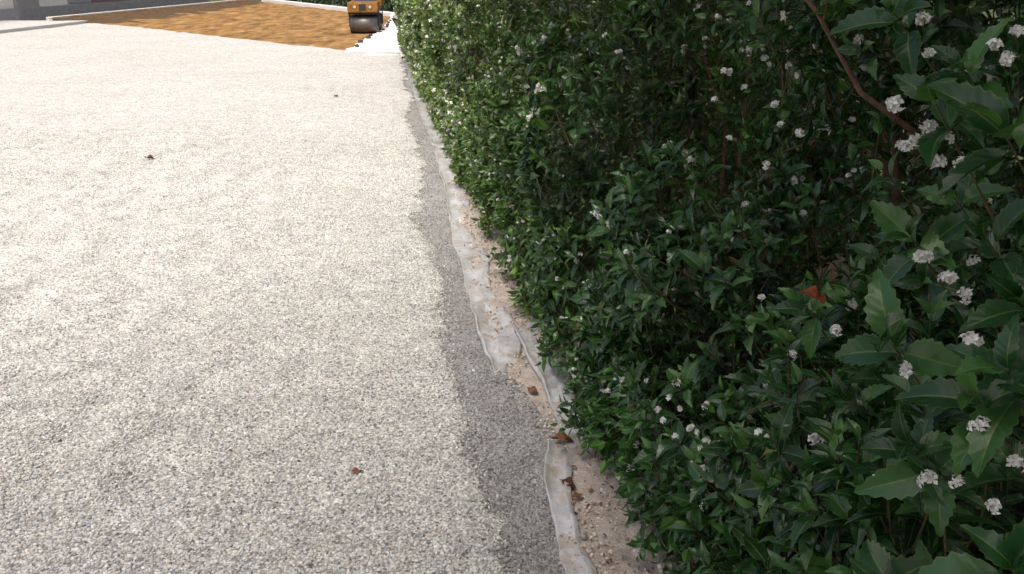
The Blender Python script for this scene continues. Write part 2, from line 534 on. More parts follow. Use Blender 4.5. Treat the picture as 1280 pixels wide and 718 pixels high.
# ------------------------------------------------------------------ leaves, flowers, shoots
def leaf_template(rows, teeth, wid=.235, fold=.34, droop=.24, wave=0.0, split=False):
    """leaf along +y, folded along its midrib; split keeps a hard crease there"""
    V, A = [], []
    for i in range(rows):
        t = i / (rows - 1)
        w = wid * (math.sin(math.pi * t ** .82) ** .85) * (1 - .25 * t ** 4) if 0 < t < 1 else 0.0
        yo = 0.0
        if teeth and 0 < i < rows - 1:
            if i % 2: w = w * 1.05 + .013; yo = .03
            else: w *= .93
        z = -droop * t * t + .05 * math.sin(t * 3.14)
        wv = wave * math.sin(t * 9)
        zl = z + fold * w - .30 * w * w / wid
        V += [(-w, t + yo, zl + wv * w), (0, t, z), (0, t, z), (w, t + yo, zl - wv * w)]
        A += [(1, t), (0, t), (0, t), (1, t)]
    F = []
    for i in range(rows - 1):
        a = i * 4; b = a + 4
        for (p, q) in ((0, 1), (2, 3)):
            if i == 0: F.append((a + (1 if p == 0 else 2), b + q, b + p))
            elif i == rows - 2: F.append((a + p, a + q, b + (1 if p == 0 else 2)))
            else: F += [(a + p, a + q, b + q), (a + p, b + q, b + p)]
    V, A, F = np.array(V), np.array(A), np.array(F)
    if not split:
        m = np.arange(len(V)); m[2::4] = m[1::4]; F = m[F]
    used = np.unique(F); mp = -np.ones(len(V), int); mp[used] = np.arange(len(used))
    return V[used], mp[F], A[used]


HI = [leaf_template(17, True, .235, .70, .24, 0, True), leaf_template(15, True, .25, .55, .34, .15, True), leaf_template(17, True, .22, .85, .14, -.1, True), leaf_template(15, True, .235, .62, .45, .1, True)]
MD = [leaf_template(6, False, .215, .55, .24, 0, True), leaf_template(6, False, .22, .42, .38, 0, True), leaf_template(6, False, .2, .7, .14, 0, True)]
LO = [leaf_template(4, False, .25, .42, .2), leaf_template(4, False, .25, .34, .35)]


def bake(tpl, Rm, size, T, tint, name):
    Vs, Fs, As = [], [], []; off = 0
    which = rng.integers(0, len(tpl), len(T))
    for k, (v, f, a) in enumerate(tpl):
        i = np.where(which == k)[0]
        if not len(i): continue
        W = np.einsum('nij,vj->nvi', Rm[i], v) * size[i, None, None] + T[i, None, :]
        Vs.append(W.reshape(-1, 3))
        Fs.append((f[None] + (np.arange(len(i)) * len(v))[:, None, None]).reshape(-1, 3) + off)
        aa = np.empty((len(i), len(v), 3)); aa[:, :, :2] = a[None]; aa[:, :, 2] = tint[i, None]
        As.append(aa.reshape(-1, 3)); off += len(i) * len(v)
    return trimesh(name, np.concatenate(Vs), np.concatenate(Fs), np.concatenate(As))


def unit(a): return a / (np.linalg.norm(a, axis=-1, keepdims=True) + 1e-9)


def shoots_to_leaves(P, AX, L, size, nodes=4, axil=None):
    """P tip-side base of the shoot, AX axis; opposite leaf pairs turning by 90 degrees per node"""
    n = len(P)
    u = unit(np.cross(AX, rng.normal(size=(n, 3)))); w = np.cross(AX, u)
    out = []
    for k in range(nodes):
        f = k / (nodes - 1)
        base = P + AX * (L * f)[:, None]
        for sgn in (0, math.pi):
            ph = sgn + k * math.pi / 2 + rng.normal(0, .25, n)
            rad = u * np.cos(ph)[:, None] + w * np.sin(ph)[:, None]
            beta = (1.22 - .72 * f) + rng.normal(0, .16, n)
            d = AX * np.cos(beta)[:, None] + rad * np.sin(beta)[:, None]
            d = unit(d + np.array([0, 0, -.16 * (1 - f)]) + rng.normal(0, .10, (n, 3)))
            nr = AX * np.sin(beta)[:, None] - rad * np.cos(beta)[:, None] + np.array([0, 0, .15]) + rng.normal(0, .15, (n, 3))
            nr = unit(nr - d * np.sum(nr * d, 1, keepdims=True))
            x = np.cross(d, nr)
            sz = size * (1.0 - .38 * (f > .95)) * rng.uniform(.72, 1.12, n)
            keep = rng.uniform(0, 1, n) < .93
            out.append((base[keep] + d[keep] * .004, np.stack([x, d, nr], -1)[keep], sz[keep], np.full(keep.sum(), f)))
    return [np.concatenate([o[i] for o in out]) for i in range(4)]


def flower_template(nf, seed, rad=.5):
    r = np.random.default_rng(seed); V, F = [], []
    for i in range(nf):
        th = r.uniform(0, 6.283); z = r.uniform(-.55, 1)
        d = np.array([math.sqrt(max(0, 1 - z * z)) * math.cos(th), math.sqrt(max(0, 1 - z * z)) * math.sin(th), z])
        c = r.normal(0, 1, 3) * np.array([.42, .30, .24]) * rad * 1.25; d = unit(c + d * .25); u = unit(np.cross(d, r.normal(size=3))); w = np.cross(d, u)
        q = .40
        for k in range(4):
            a = k * math.pi / 2; e = u * math.cos(a) + w * math.sin(a); g = -u * math.sin(a) + w * math.cos(a)
            b = len(V)
            V += [c, c + e * q * .55 + g * q * .38 + d * .05, c + e * q * 1.05 - d * .06, c + e * q * .55 - g * q * .38 + d * .05]
            F += [(b, b + 1, b + 2), (b, b + 2, b + 3)]
        b = len(V)   # short tube of the flower
        V += [c - u * .06, c + u * .06, c * .2]
        F += [(b, b + 1, b + 2)]
    V = np.array(V); return V, np.array(F), np.zeros((len(V), 2))

FL_HI = [flower_template(11, 1), flower_template(8, 2), flower_template(14, 3)]
FL_LO = [flower_template(3, 4, .35), flower_template(2, 5, .3)]
FL_MESH = [trimesh('flower_cluster', v, f, smooth=False) for v, f, a in FL_HI]
for m_ in FL_MESH: m_.materials.append(M['petal'])
LEAF_MESH = []
for v, f, a in HI:
    for tnt in (.12, .32, .5, .68, .86):
        me = trimesh('leaf', v, f, np.concatenate([a, np.full((len(a), 1), tnt)], 1)); me.materials.append(M['leaf'])
        LEAF_MESH.append(me)

# hedge frame: s runs along the hedge away from the camera, d goes into the hedge
A_ = unit(np.array([-.162, 1.0, 0])); N_ = np.array([A_[1], -A_[0], 0]); O_ = np.array([.66, 0, 0])
def hw(s, d, z): return O_ + np.multiply.outer(s, A_) + np.multiply.outer(d, N_) + np.multiply.outer(z, np.array([0, 0, 1.]))

SP = 1.1
CENTRES = [-.1 + SP * k for k in range(19)]
TOP = 2.15


def face_d(s, z, k):
    c = CENTRES[k]
    lobe = -.10 * np.cos(2 * math.pi * (s - c) / SP)
    prof = np.interp(z, [0, .15, .45, .9, 1.3, 1.8, 2.2], [.02, -.05, -.09, -.03, .05, .16, .35])
    if c < 4.5: prof = prof - np.interp(z, [1.35, 1.75, 2.2], [0, .25, .5])  # unseen top overhang added to shade the near hedge face
    P = np.stack([s, z], -1)
    hollow = .40 * np.exp(-((s - 1.75) / .62) ** 2) * np.clip((z - .92) / .3, 0, 1) * np.clip((1.9 - z) / .3, 0, 1) + .22 * np.exp(-((s - 4.4) / .55) ** 2) * np.clip((z - .95) / .3, 0, 1)
    return lobe + prof + .19 * nz(P, .75, 21, 3) + .05 + hollow


def cam_px(P):
    """depth and picture position of points, only used to rank which leaves show largest"""
    cp, sp_ = math.cos(PITCH), math.sin(PITCH)
    q = P - np.array([0, 0, CAM_H])
    dep = q[:, 1] * cp - q[:, 2] * sp_
    up = q[:, 1] * sp_ + q[:, 2] * cp
    return dep, 640 + 1065 * q[:, 0] / dep, 359 - 1065 * up / dep


def make_twigs(P, AX, L, back):
    n = len(P)
    a = P - AX * back[:, None] + np.array([0, 0, -.02]); b = P + AX * L[:, None]
    u = unit(np.cross(AX, rng.normal(size=(n, 3)))); w = np.cross(AX, u)
    V = np.empty((n, 6, 3)); r0, r1 = .0021, .0011
    for k in range(3):
        c, s_ = math.cos(2.094 * k), math.sin(2.094 * k)
        V[:, k] = a + r0 * (c * u + s_ * w); V[:, 3 + k] = b + r1 * (c * u + s_ * w)
    f = np.array([(0, 1, 4), (0, 4, 3), (1, 2, 5), (1, 5, 4), (2, 0, 3), (2, 3, 5)])
    return trimesh('twigs', V.reshape(-1, 3), (f[None] + (np.arange(n) * 6)[:, None, None]).reshape(-1, 3))


LABELS = {
    0: 'flowering shrub at the near end of the hedge, level with the camera',
    1: 'nearest flowering shrub with the largest leaves, at the right edge of the picture',
    2: 'second shrub of the hedge, leaning over the sand at bottom centre',
    3: 'third shrub of the hedge, beside the half-buried plastic fold',
    4: 'fourth shrub of the hedge, beside the curled middle of the long plastic film',
    5: 'fifth shrub of the hedge, left of the dark hollow',
    18: 'last shrub at the far end of the hedge, beside the white path',
    6: 'sixth shrub of the hedge, where the separate leaves become hard to tell',
}
# shoots placed one by one on the nearest shrub: px ray x, y (picture), depth, leaf length
def at(px, py, t):
    u, v = (px - 640) / 1065, (py - 359) / 1065; cp, sp_ = math.cos(PITCH), math.sin(PITCH)
    return np.array([u * t, t * (cp - v * sp_), CAM_H + t * (-sp_ - v * cp)])

HERO = [(1112, 425, .92, .082), (1222, 500, .80, .085), (1172, 135, .96, .085), (1142, 300, 1.02, .078), (1262, 470, .78, .08), (1140, 560, .98, .07), (1165, 590, .95, .075),
        (1105, 735, .95, .085), (1255, 165, .82, .08), (1268, 715, .80, .085), (1010, 385, 1.3, .062), (1120, 20, 1.0, .075), (1205, 90, .92, .07), (930, 408, 1.75, .066), (905, 350, 1.95, .064),
        (1040, 610, 1.35, .06), (1235, 300, .95, .07), (1195, 250, 1.08, .07), (1280, 380, .82, .075), (850, 480, 2.0, .066), (1060, 500, 1.3, .06), (975, 560, 1.6, .062), (1275, 590, .85, .07), (880, 600, 1.75, .06)]
HERO_FL = [(1120, 127, .93), (1132, 182, .96), (1168, 200, .97), (1205, 203, .92), (1156, 160, .98), (1186, 172, .97), (1152, 320, .95), (1186, 346, .95), (1210, 366, .93), (1162, 65, .98), (1155, 22, 1.0), (1217, 425, .82),
           (1230, 535, .78), (1160, 598, .90), (1243, 632, .8), (1133, 463, .9), (1015, 548, 1.3), (1200, 603, .85), (1262, 72, .86), (1245, 55, .88), (1270, 38, .88), (950, 372, 1.7), (1140, 180, .98), (1268, 575, .8),
           (830, 525, 1.95), (850, 510, 1.95), (862, 535, 1.9), (822, 512, 2.0), (845, 545, 1.9), (872, 540, 1.9), (838, 495, 2.0), (885, 508, 1.9), (1046, 412, 1.2), (878, 585, 1.8), (1218, 327, .95), (1020, 545, 1.3),
           (955, 72, 2.0), (962, 80, 2.0), (985, 82, 1.95), (996, 95, 1.95), (988, 60, 2.0), (905, 88, 2.1), (910, 172, 2.05), (930, 108, 2.0), (960, 205, 1.9), (975, 155, 1.9), (968, 130, 1.95), (912, 90, 2.1), (935, 5, 2.1), (895, 125, 2.15), (1000, 165, 1.8), (980, 18, 1.95)]

MID_S, FAR_S = 5.2, 7.4
for k, c in enumerate(CENTRES):
    near = c < 2.6; mid = c < 6.6
    s0, s1 = c - SP / 2, c + SP / 2
    base = hw(np.array([c]), np.array([.8]), np.array([0.]))[0]
    base[2] = float(H(base[None, 0], base[None, 1])[0]) - .03
    root = empty('osmanthus_shrub', base)
    tag(root, LABELS.get(k, 'one of the small-looking pale-flecked shrubs in the far half of the hedge'), 'shrub', 'shrubs of the flowering hedge')
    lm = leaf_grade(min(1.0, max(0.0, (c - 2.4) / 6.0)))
    # ---- shoots: face, top, back, inside
    nf = 1450 if near else 1250
    if k == 0: nf = 600
    s = rng.uniform(s0 - .08, s1 + .08, nf); z = .10 + (TOP - .1) * rng.uniform(0, 1, nf) ** .95
    # two thirds of the shoots stand in sprays at the branch ends, the rest fill in deeper
    nsp = 62; ss = rng.uniform(s0 - .05, s1 + .05, nsp); sz_ = .12 + (TOP - .15) * rng.uniform(0, 1, nsp)
    sdep = np.where(nz(np.stack([ss, sz_], 1), .85, 77, 3) < -.06, rng.uniform(.18, .5, nsp), rng.uniform(-.14, .08, nsp))
    grp = rng.integers(0, nsp, nf); spray = rng.uniform(0, 1, nf) < .66
    s = np.where(spray, ss[grp] + rng.normal(0, .055, nf), s)
    z = np.where(spray, np.maximum(sz_[grp] + rng.normal(0, .055, nf), .06), z)
    rr_ = np.hypot(s - ss[grp], z - sz_[grp])
    dep = np.where(spray, sdep[grp] + rr_ * 1.1 + rng.uniform(0, .05, nf), .30 + rng.exponential(.16, nf))
    skirt = rng.uniform(0, 1, nf) < (.22 if 0 < k <= 8 else .1)
    z = np.where(skirt, rng.uniform(.07, .55, nf), z); s = np.where(skirt, rng.uniform(s0 - .05, s1 + .05, nf), s)
    dep = np.where(skirt, rng.uniform(0, .3, nf), dep)
    d = face_d(s, z, k) + dep
    d = np.maximum(d, np.interp(z, [0, .5, 1.0, 1.4, 2.0], [.05, .03, -.06, -.2, -.45]) + rng.uniform(0, .05, nf) + .03 * np.sin(s * 9))
    P = hw(s, d, z)
    spax = -N_ * rng.uniform(.3, .75, nsp)[:, None] + np.array([0, 0, 1.]) * rng.uniform(.4, 1.0, nsp)[:, None] + rng.normal(0, .22, (nsp, 3)) - A_ * .15
    AX = spax[grp] + rng.normal(0, .22, (nf, 3)) + (P - hw(ss[grp], d, sz_[grp])) * (4.0 * spray)[:, None]
    low = z < .3; AX[low, 2] -= .5
    nt = 480
    st = rng.uniform(s0, s1, nt); dt = rng.uniform(-.3 if c < 4.5 else .15, 1.35, nt)
    Pt = hw(st, dt, TOP - .05 + .12 * nz(np.stack([st, dt], 1), 1.2, 5, 2) - rng.exponential(.08, nt))
    AXt = np.array([0, 0, 1.]) + rng.normal(0, .4, (nt, 3))
    nb = 1050
    sb = rng.uniform(s0, s1, nb); zb = rng.uniform(.05, TOP, nb)
    Pb = hw(sb, np.where(rng.uniform(0, 1, nb) < .6, rng.normal(1.3, .12, nb), rng.uniform(.3, 1.3, nb)), zb)
    AXb = N_ * rng.uniform(-.6, .8, nb)[:, None] + np.array([0, 0, .6]) + rng.normal(0, .4, (nb, 3))
    P = np.concatenate([P, Pt, Pb]); AX = unit(np.concatenate([AX, AXt, AXb]))
    # keep a clear space round the lens and the gravel
    dist = np.linalg.norm(P - np.array([0, 0, CAM_H]), axis=1)
    ok = dist > .72
    P, AX = P[ok], AX[ok]
    n = len(P)
    L = rng.uniform(.045, .095, n); size = rng.uniform(.046, .068, n)
    lp, lr, ls, lf = shoots_to_leaves(P, AX, L, size, 4)
    tint = np.clip(rng.normal(.20, .17, len(lp)) + .50 * lf * (rng.uniform(0, 1, len(lp)) < .8), 0, .88)  # tip leaves paler as new growth, raised further to suggest lit tops
    r_ = rng.uniform(0, 1, len(lp)); tint[r_ > .997] = .97; tint[(r_ > .9985) & (ls < .055)] = 1.0
    # ---- stems
    ns = 3
    for j in range(ns):
        an = 2 * math.pi * j / ns + rng.uniform(0, 1)
        e = hw(np.array([c + .42 * math.cos(an)]), np.array([.85 + .3 * math.sin(an)]), np.array([rng.uniform(1.3, 1.9)]))[0]
        pts = [base + np.array([.05 * math.cos(an), .05 * math.sin(an), -.02])]
        for q in (.25, .5, .75, 1.0):
            pts.append(base + (e - base) * np.array([q ** 1.3, q ** 1.3, q]) + rng.normal(0, .03, 3))
        v, f = tube(pts, [.017, .014, .011, .008, .004], 7)
        link('stem', pymesh('stem', np.array(v) - base, f, True), root, M['bark'])
    if k == 2:
        for a, b, q in (((975, -40, 1.85), (1076, 116, 1.72), .0058), ((1000, 560, 1.5), (955, 640, 1.7), .004), ((850, 250, 2.9), (872, 325, 2.8), .006)):
            pa, pb = at(*a), at(*b)
            v, f = tube([pa, pa * .6 + pb * .4 + np.array([.01, 0, .01]), pb, pb + (pb - pa) * .3 + N_ * .06], [q * .8, q * .9, q, q], 7)
            link('stem', pymesh('stem', np.array(v) - base, f, True), root, M['bark'])
    # ---- hand-placed shoots of the nearest shrub
    heroP = heroAX = None
    if k == 1:
        heroP = np.array([at(a, b, t) for a, b, t, _ in HERO])
        heroAX = unit(-N_ * .75 + np.array([0, -.15, .62]) + rng.normal(0, .16, (len(HERO), 3)))
        heroP = heroP - heroAX * .03
        hp, hr, hs, hf = shoots_to_leaves(heroP, heroAX, np.full(len(HERO), .035), np.array([h[3] for h in HERO]), 3)
    # ---- pick the leaves that show largest, each an object of its own
    pick = np.zeros(len(lp), bool)
    if 0 < k <= 6:
        mid_p = lp + lr[:, :, 1] * ls[:, None] * .5
        dpt, px, py = cam_px(mid_p)
        pix = 1065 * ls / dpt
        fr = (dpt > .3) & (px > -20) & (px < 1300) & (py > -20) & (py < 738)
        face = np.abs(np.einsum('ni,ni->n', lr[:, :, 2], unit(mid_p - np.array([0, 0, CAM_H]))))
        cell = 9.0; seen = set(); sc_ = []
        for i in np.argsort(dpt):
            if not fr[i]: continue
            h = pix[i] * .22
            cells = {(int((px[i] + a * h) // cell), int((py[i] + b * h) // cell)) for a in (-1, 0, 1) for b in (-1, 0, 1)}
            new = len(cells - seen) / len(cells)
            seen |= cells
            if new > .3: sc_.append((pix[i] * (.3 + face[i]) * new, i))
        sc_.sort(reverse=True)
        quota = 300 - (len(hp) if heroP is not None else 0)
        pick[[i for _, i in sc_[:quota]]] = True
    def leaf_obj(pos, rot, sz, tn):
        ti = min(4, int(tn * 5))
        o = link('leaf', LEAF_MESH[random.randrange(len(HI)) * 5 + ti], root)
        if lm is not M['leaf']:
            o.material_slots[0].link = 'OBJECT'; o.material_slots[0].material = lm
        mt = Matrix(rot.tolist()).to_4x4()
        o.matrix_basis = Matrix.Translation((pos - base).tolist()) @ mt @ Matrix.Scale(float(sz), 4)
        return o
    for i in np.where(pick)[0]: leaf_obj(lp[i], lr[i], ls[i], tint[i])
    if heroP is not None:
        for i in range(len(hp)): leaf_obj(hp[i], hr[i], hs[i], random.uniform(.2, .85))
        P = np.concatenate([P, heroP]); AX = np.concatenate([AX, heroAX]); L = np.concatenate([L, np.full(len(HERO), .035)])
    rest = ~pick
    tpl = MD if mid else LO
    fo = link('foliage', bake(tpl, lr[rest], ls[rest] * (1 if mid else 1.05), lp[rest] - base, tint[rest], 'foliage'), root, lm)
    fo['kind'] = 'stuff'
    tw = link('twigs', make_twigs(P - base, AX, L, rng.uniform(.03, .14, len(P))), root, M['twig']); tw['kind'] = 'stuff'
    # ---- flowers
    nfl = {1: 60, 2: 145, 3: 150, 4: 150, 5: 260, 6: 340}.get(k, 60 if k == 0 else 520)
    outer = np.argsort(((P - O_) @ N_ + rng.normal(0, .05, len(P))) + 9 * (P[:, 2] > 1.75))[:int(n * .42)]
    face_i = rng.choice(outer, nfl, replace=False)
    fp = P[face_i] + AX[face_i] * L[face_i][:, None] * rng.uniform(.3, .9, nfl)[:, None] + rng.normal(0, .012, (nfl, 3)) + (-N_ * .012 + np.array([0, 0, .008]))
    fs = rng.uniform(.011, .025, nfl) if mid else rng.uniform(.028, .056, nfl)
    # clusters stand in little groups of uneven size
    rep_ = rng.integers(0, 3, len(fp)); ex_ = np.repeat(fp, rep_, 0); ex_ = ex_ + rng.normal(0, .014, ex_.shape)
    fs = np.concatenate([fs, np.repeat(fs, rep_) * rng.uniform(.45, .9, len(ex_))]); fp = np.concatenate([fp, ex_])
    if k == 1:
        fp = np.concatenate([np.array([at(*h) for h in HERO_FL]), fp]); fs = np.concatenate([rng.uniform(.013, .020, len(HERO_FL)), fs])
    if 0 < k <= 4:
        for i in range(len(fp)):
            o = link('flower_cluster', FL_MESH[random.randrange(3)], root)
            o.location = (fp[i] - base).tolist(); o.rotation_euler = (random.uniform(-.6, .6), random.uniform(-.6, .6), random.uniform(0, 6.28))
            o.scale = (float(fs[i]),) * 3
    else:
        th = rng.uniform(0, 6.28, len(fp)); Rz = np.zeros((len(fp), 3, 3)); Rz[:, 0, 0] = np.cos(th); Rz[:, 1, 1] = np.cos(th); Rz[:, 0, 1] = -np.sin(th); Rz[:, 1, 0] = np.sin(th); Rz[:, 2, 2] = 1
        fo = link('blossom', bake(FL_HI[:2] if k <= 6 else FL_LO, Rz, fs, fp - base, np.zeros(len(fp)), 'blossom'), root, M['petal'])
        fo['kind'] = 'stuff'


# ------------------------------------------------------------------ dead leaves and twigs lying about
def dead_leaf(x, y, size, rz, mat, label, z=None, curl=.5, pitch=0.0):
    v, f, a = leaf_template(9, False, .24, curl, -.12, .6)
    v = v.copy(); v[:, 1] -= .5
    o = link('dead_leaf', trimesh('dead_leaf', v, f), mat=mat)
    o.scale = (size,) * 3
    zz = float(H(np.array([x]), np.array([y]))[0]) + .006 if z is None else z
    o.location = (x, y, zz); o.rotation_euler = (pitch, 0, rz)
    return tag(o, label, 'dead leaf', 'fallen leaves')

dead_leaf(-.534, 2.521, .05, 1.9, M['dead'], 'orange-brown dead leaf alone on the near gravel')
dead_leaf(-3.328, 7.747, .105, 1.35, M['dead_dark'], 'dark brown dead leaf alone on the left gravel', curl=.9)
dead_leaf(-2.451, 12.05, .10, .4, M['dead_dark'], 'tiny dark dead leaf on the far bright gravel')
dead_leaf(.185, 2.764, .085, 1.57, M['dead'], 'thin brown dead leaf beside the short plastic fold', curl=1.2)
dead_leaf(.187, 2.47, .07, .9, M['dead_dark'], 'curled dark dead leaf right of the near plastic film', curl=.9)
dead_leaf(.215, 2.40, .055, 2.3, M['dead'], 'small reddish dead leaf touching the curled dark one')
dead_leaf(.083, 3.16, .07, .8, M['dead'], 'brown dead leaf where the long plastic film ends')
dead_leaf(.21, 4.32, .08, .3, M['dead'], 'brown dead leaf on sand under the third shrub')
dead_leaf(.16, 3.75, .07, 2.6, M['dead_dark'], 'dull dead leaf on sand close under the hedge')
dead_leaf(.33, 2.6, .06, 1.1, M['dead'], 'brown dead leaf half hidden under the second shrub')
# crumbs of leaf and twig on the sand
n = 900
y = rng.uniform(1.3, 7, n); x = slx(y) + .04 + (face_x(y) + .15 - slx(y)) * rng.uniform(0, 1, n) ** .7
T = np.stack([x, y, H(x, y) + .004], 1)
an = rng.uniform(0, 6.28, n); dv = np.stack([np.cos(an), np.sin(an), rng.normal(0, .15, n)], 1); dv = unit(dv)
nv = unit(np.array([0, 0, 1.]) + rng.normal(0, .3, (n, 3))); nv = unit(nv - dv * np.sum(nv * dv, 1, keepdims=True))
tag(link('leaf_litter', bake([(v * np.array([w_, 1, 1]), f, a) for (v, f, a) in LO for w_ in (.3, 1.0)], np.stack([np.cross(dv, nv), dv, nv], -1), rng.uniform(.008, .028, n), T, np.zeros(n), 'leaf_litter'), mat=M['dead']),
    'crumbs of dry brown leaf and twig on the sand along the hedge', 'leaf litter', kind='stuff')
q = at(1014, 374, 1.22)
dead_leaf(q[0], q[1], .042, 1.45, M['red_leaf'], 'rusty red leaf caught in the hedge by the large leaves', z=q[2], curl=1.3, pitch=.3)

# ------------------------------------------------------------------ far left: house on its terrace
M['cream'] = plain('cream render', (.74, .72, .64), .85, .2, .05, 3, .15)
M['grey_paint'] = plain('grey pillar paint', (.30, .30, .29), .7, .3, .08, 3)
M['plinth'] = plain('dark grey plinth', (.29, .29, .285), .7, .3, .18, 4, .2)
M['slab'] = plain('pale concrete', (.40, .40, .37), .85, .2, .12, 2.5, .2)
M['kerb'] = plain('kerb concrete', (.55, .50, .44), .85, .2, .12, 5, .2)
M['roof'] = plain('brown roof', (.16, .10, .08), .8, .2, .2, 4)
M['brown'] = plain('brown door', (.20, .14, .13), .6, .4, .1, 4)
gl = NT('window glass', .08, .6); M['glass'] = gl.out((.30, .34, .36))
tag(link('terrace_slab', box(-18.2, -14.8, 16, 31.1, -.1, .085, .012), mat=M['slab']), kind='structure')
hs = empty('house', (-18.2, 32, 0))
tag(hs, 'cream rendered house with grey pillars on a dark plinth', 'house')
def hpart(name, me, mat, parent=None):
    o = link(name, me, hs if parent is None else parent, mat)
    if parent is None: o.matrix_parent_inverse = Matrix.Translation((18.2, -32, 0))
    return o
hpart('plinth', box(-18.6, -18.2, 14, 54, -.1, .42, .01), M['plinth'])
hpart('wall', box(-27, -18.42, 14, 54, -.1, 3.1), M['cream'])
for y0, y1 in ((33.15, 34.7), (28.5, 29.2), (24, 24.8)):
    hpart('pillar', box(-18.44, -18.28, y0, y1, .421, 3.095, .01), M['grey_paint'])
for y0, y1 in ((37.2, 39.2), (19.5, 22)):
    w_ = hpart('window', box(-18.45, -18.36, y0, y1, .45, 2.3, .01), M['grey_paint'])
    link('pane', box(-18.38, -18.352, y0 + .07, y1 - .07, .52, 2.23), w_, M['glass'])
d_ = hpart('door', box(-18.45, -18.33, 39.3, 44, .43, 2.5, .01), M['brown'])
link('handle', box(-18.34, -18.30, 39.5, 39.54, 1.3, 1.5), d_, M['plinth'])
hpart('roof', box(-28, -17.9, 13.4, 54.6, 3.1, 3.35, .02), M['roof'])
tag(link('retaining_kerb', box(-16.35, -16.12, 31.3, 55, -.15, .19, .015), mat=M['kerb']), 'long pale concrete kerb between house and bare soil', 'kerb')
def bank():
    yb = np.linspace(30.9, 55, 70); c_ = np.linspace(0, 1, 14)
    w_ = np.interp(yb, [30.9, 55], [2.7, 1.4]) * (1 + .25 * nz(np.stack([yb, yb], 1), .3, 43, 3))
    V = [(-16.11 + w_[i] * c, yb[i], .14 - .21 * c ** .8 + .03 * float(nz(np.array([[yb[i], c * 3]]), .6, 44, 3)[0])) for i in range(70) for c in c_]
    return V, [(a * 14 + b, a * 14 + b + 1, (a + 1) * 14 + b + 1, (a + 1) * 14 + b) for a in range(69) for b in range(13)]
tag(link('soil_bank', pymesh('soil_bank', *bank()), mat=plain('dark brown soil', (.085, .055, .03), .95, .1, .4, 5, .6)), kind='structure')
# white kerb behind the soil plot
def line_box(name, p0, p1, w, z0, z1, mat):
    d = np.array(p1) - np.array(p0); d /= np.linalg.norm(d); n_ = np.array([-d[1], d[0]]) * w / 2
    c4 = [np.array(p0) + n_, np.array(p0) - n_, np.array(p1) - n_, np.array(p1) + n_]
    v = [(*q, z0) for q in c4] + [(*q, z1) for q in c4]
    return link(name, pymesh(name, v, [(0, 1, 2, 3)[::-1], (4, 5, 6, 7), (0, 1, 5, 4), (1, 2, 6, 5), (2, 3, 7, 6), (3, 0, 4, 7)]), mat=mat)
tag(line_box('white_kerb', (-4.6, 36.2), (-16, 58), .35, -.1, .12, M['white_path']), 'white kerb along the far edge of the bare soil', 'kerb')

# dark evergreen hedge behind the soil
fh = empty('evergreen_hedge', (-8, 46, -.1))
tag(fh, 'dark evergreen hedge behind the road roller and the bare soil', 'hedge')
n = 26000
q = rng.uniform(0, 1, n); pa, pb = np.array([2.5, 26.5]), np.array([-18, 63.])
pa = np.array([-1.5, 34.5])
dd = unit(pb - pa); nn = np.array([dd[1], -dd[0]])
dep = rng.exponential(.25, n); zz = rng.uniform(0, 4, n)
P2 = pa + (pb - pa) * q[:, None] + nn * (dep + .5 + .25 * nz(np.stack([q * 40, zz], 1), .4, 9, 3))[:, None]
T = np.stack([P2[:, 0], P2[:, 1], zz - .1], 1) - np.array([-8, 46, -.1])
dv = unit(rng.normal(size=(n, 3)) + np.array([0, 0, .5])); nv = unit(np.cross(dv, rng.normal(size=(n, 3)))); Rm = np.stack([np.cross(dv, nv), dv, nv], -1)
o = link('foliage', bake(LO, Rm, rng.uniform(.12, .26, n), T, np.clip(rng.normal(.4, .25, n), 0, .9), 'far foliage'), fh, M['leaf_dark']); o['kind'] = 'stuff'
for j in range(14):
    q_ = (j + .5) / 14; b2 = pa + (pb - pa) * q_ + nn * 1.0
    v, f = tube([(b2[0] + 8, b2[1] - 46, 0), (b2[0] + 8.05, b2[1] - 46, 1.5), (b2[0] + 8, b2[1] - 45.9, 3.4)], [.09, .07, .03], 6)
    link('stem', pymesh('stem', v, f, True), fh, M['bark'])

# dark planting added behind the flowering hedge to block bright ground and light
bh = empty('evergreen_hedge', hw(np.array([3.]), np.array([2.6]), np.array([-.1]))[0])
tag(bh, 'added dark evergreen planting that blocks bright ground behind the flowering hedge', 'hedge')
n = 15000
sv = rng.uniform(-1.5, 9, n); zv = rng.uniform(0, 2.7, n)
T = hw(sv, 2.1 + rng.exponential(.2, n) + .2 * nz(np.stack([sv, zv], 1), .5, 13, 3), zv - .1) - np.array(bh.location)
dv = unit(rng.normal(size=(n, 3)) + np.array([0, 0, .4])); nv = unit(np.cross(dv, rng.normal(size=(n, 3)))); Rm = np.stack([np.cross(dv, nv), dv, nv], -1)
o = link('foliage', bake(LO, Rm, rng.uniform(.09, .16, n), T, np.clip(rng.normal(.4, .25, n), 0, .9), 'back foliage'), bh, M['leaf_dark']); o['kind'] = 'stuff'
for j in range(7):
    b3 = hw(np.array([-.8 + 1.5 * j]), np.array([2.5]), np.array([-.1]))[0] - np.array(bh.location)
    v, f = tube([b3, b3 + np.array([.04, .03, 1.1]), b3 + np.array([0, .08, 2.4])], [.05, .04, .015], 6)
    link('stem', pymesh('stem', v, f, True), bh, M['bark'])

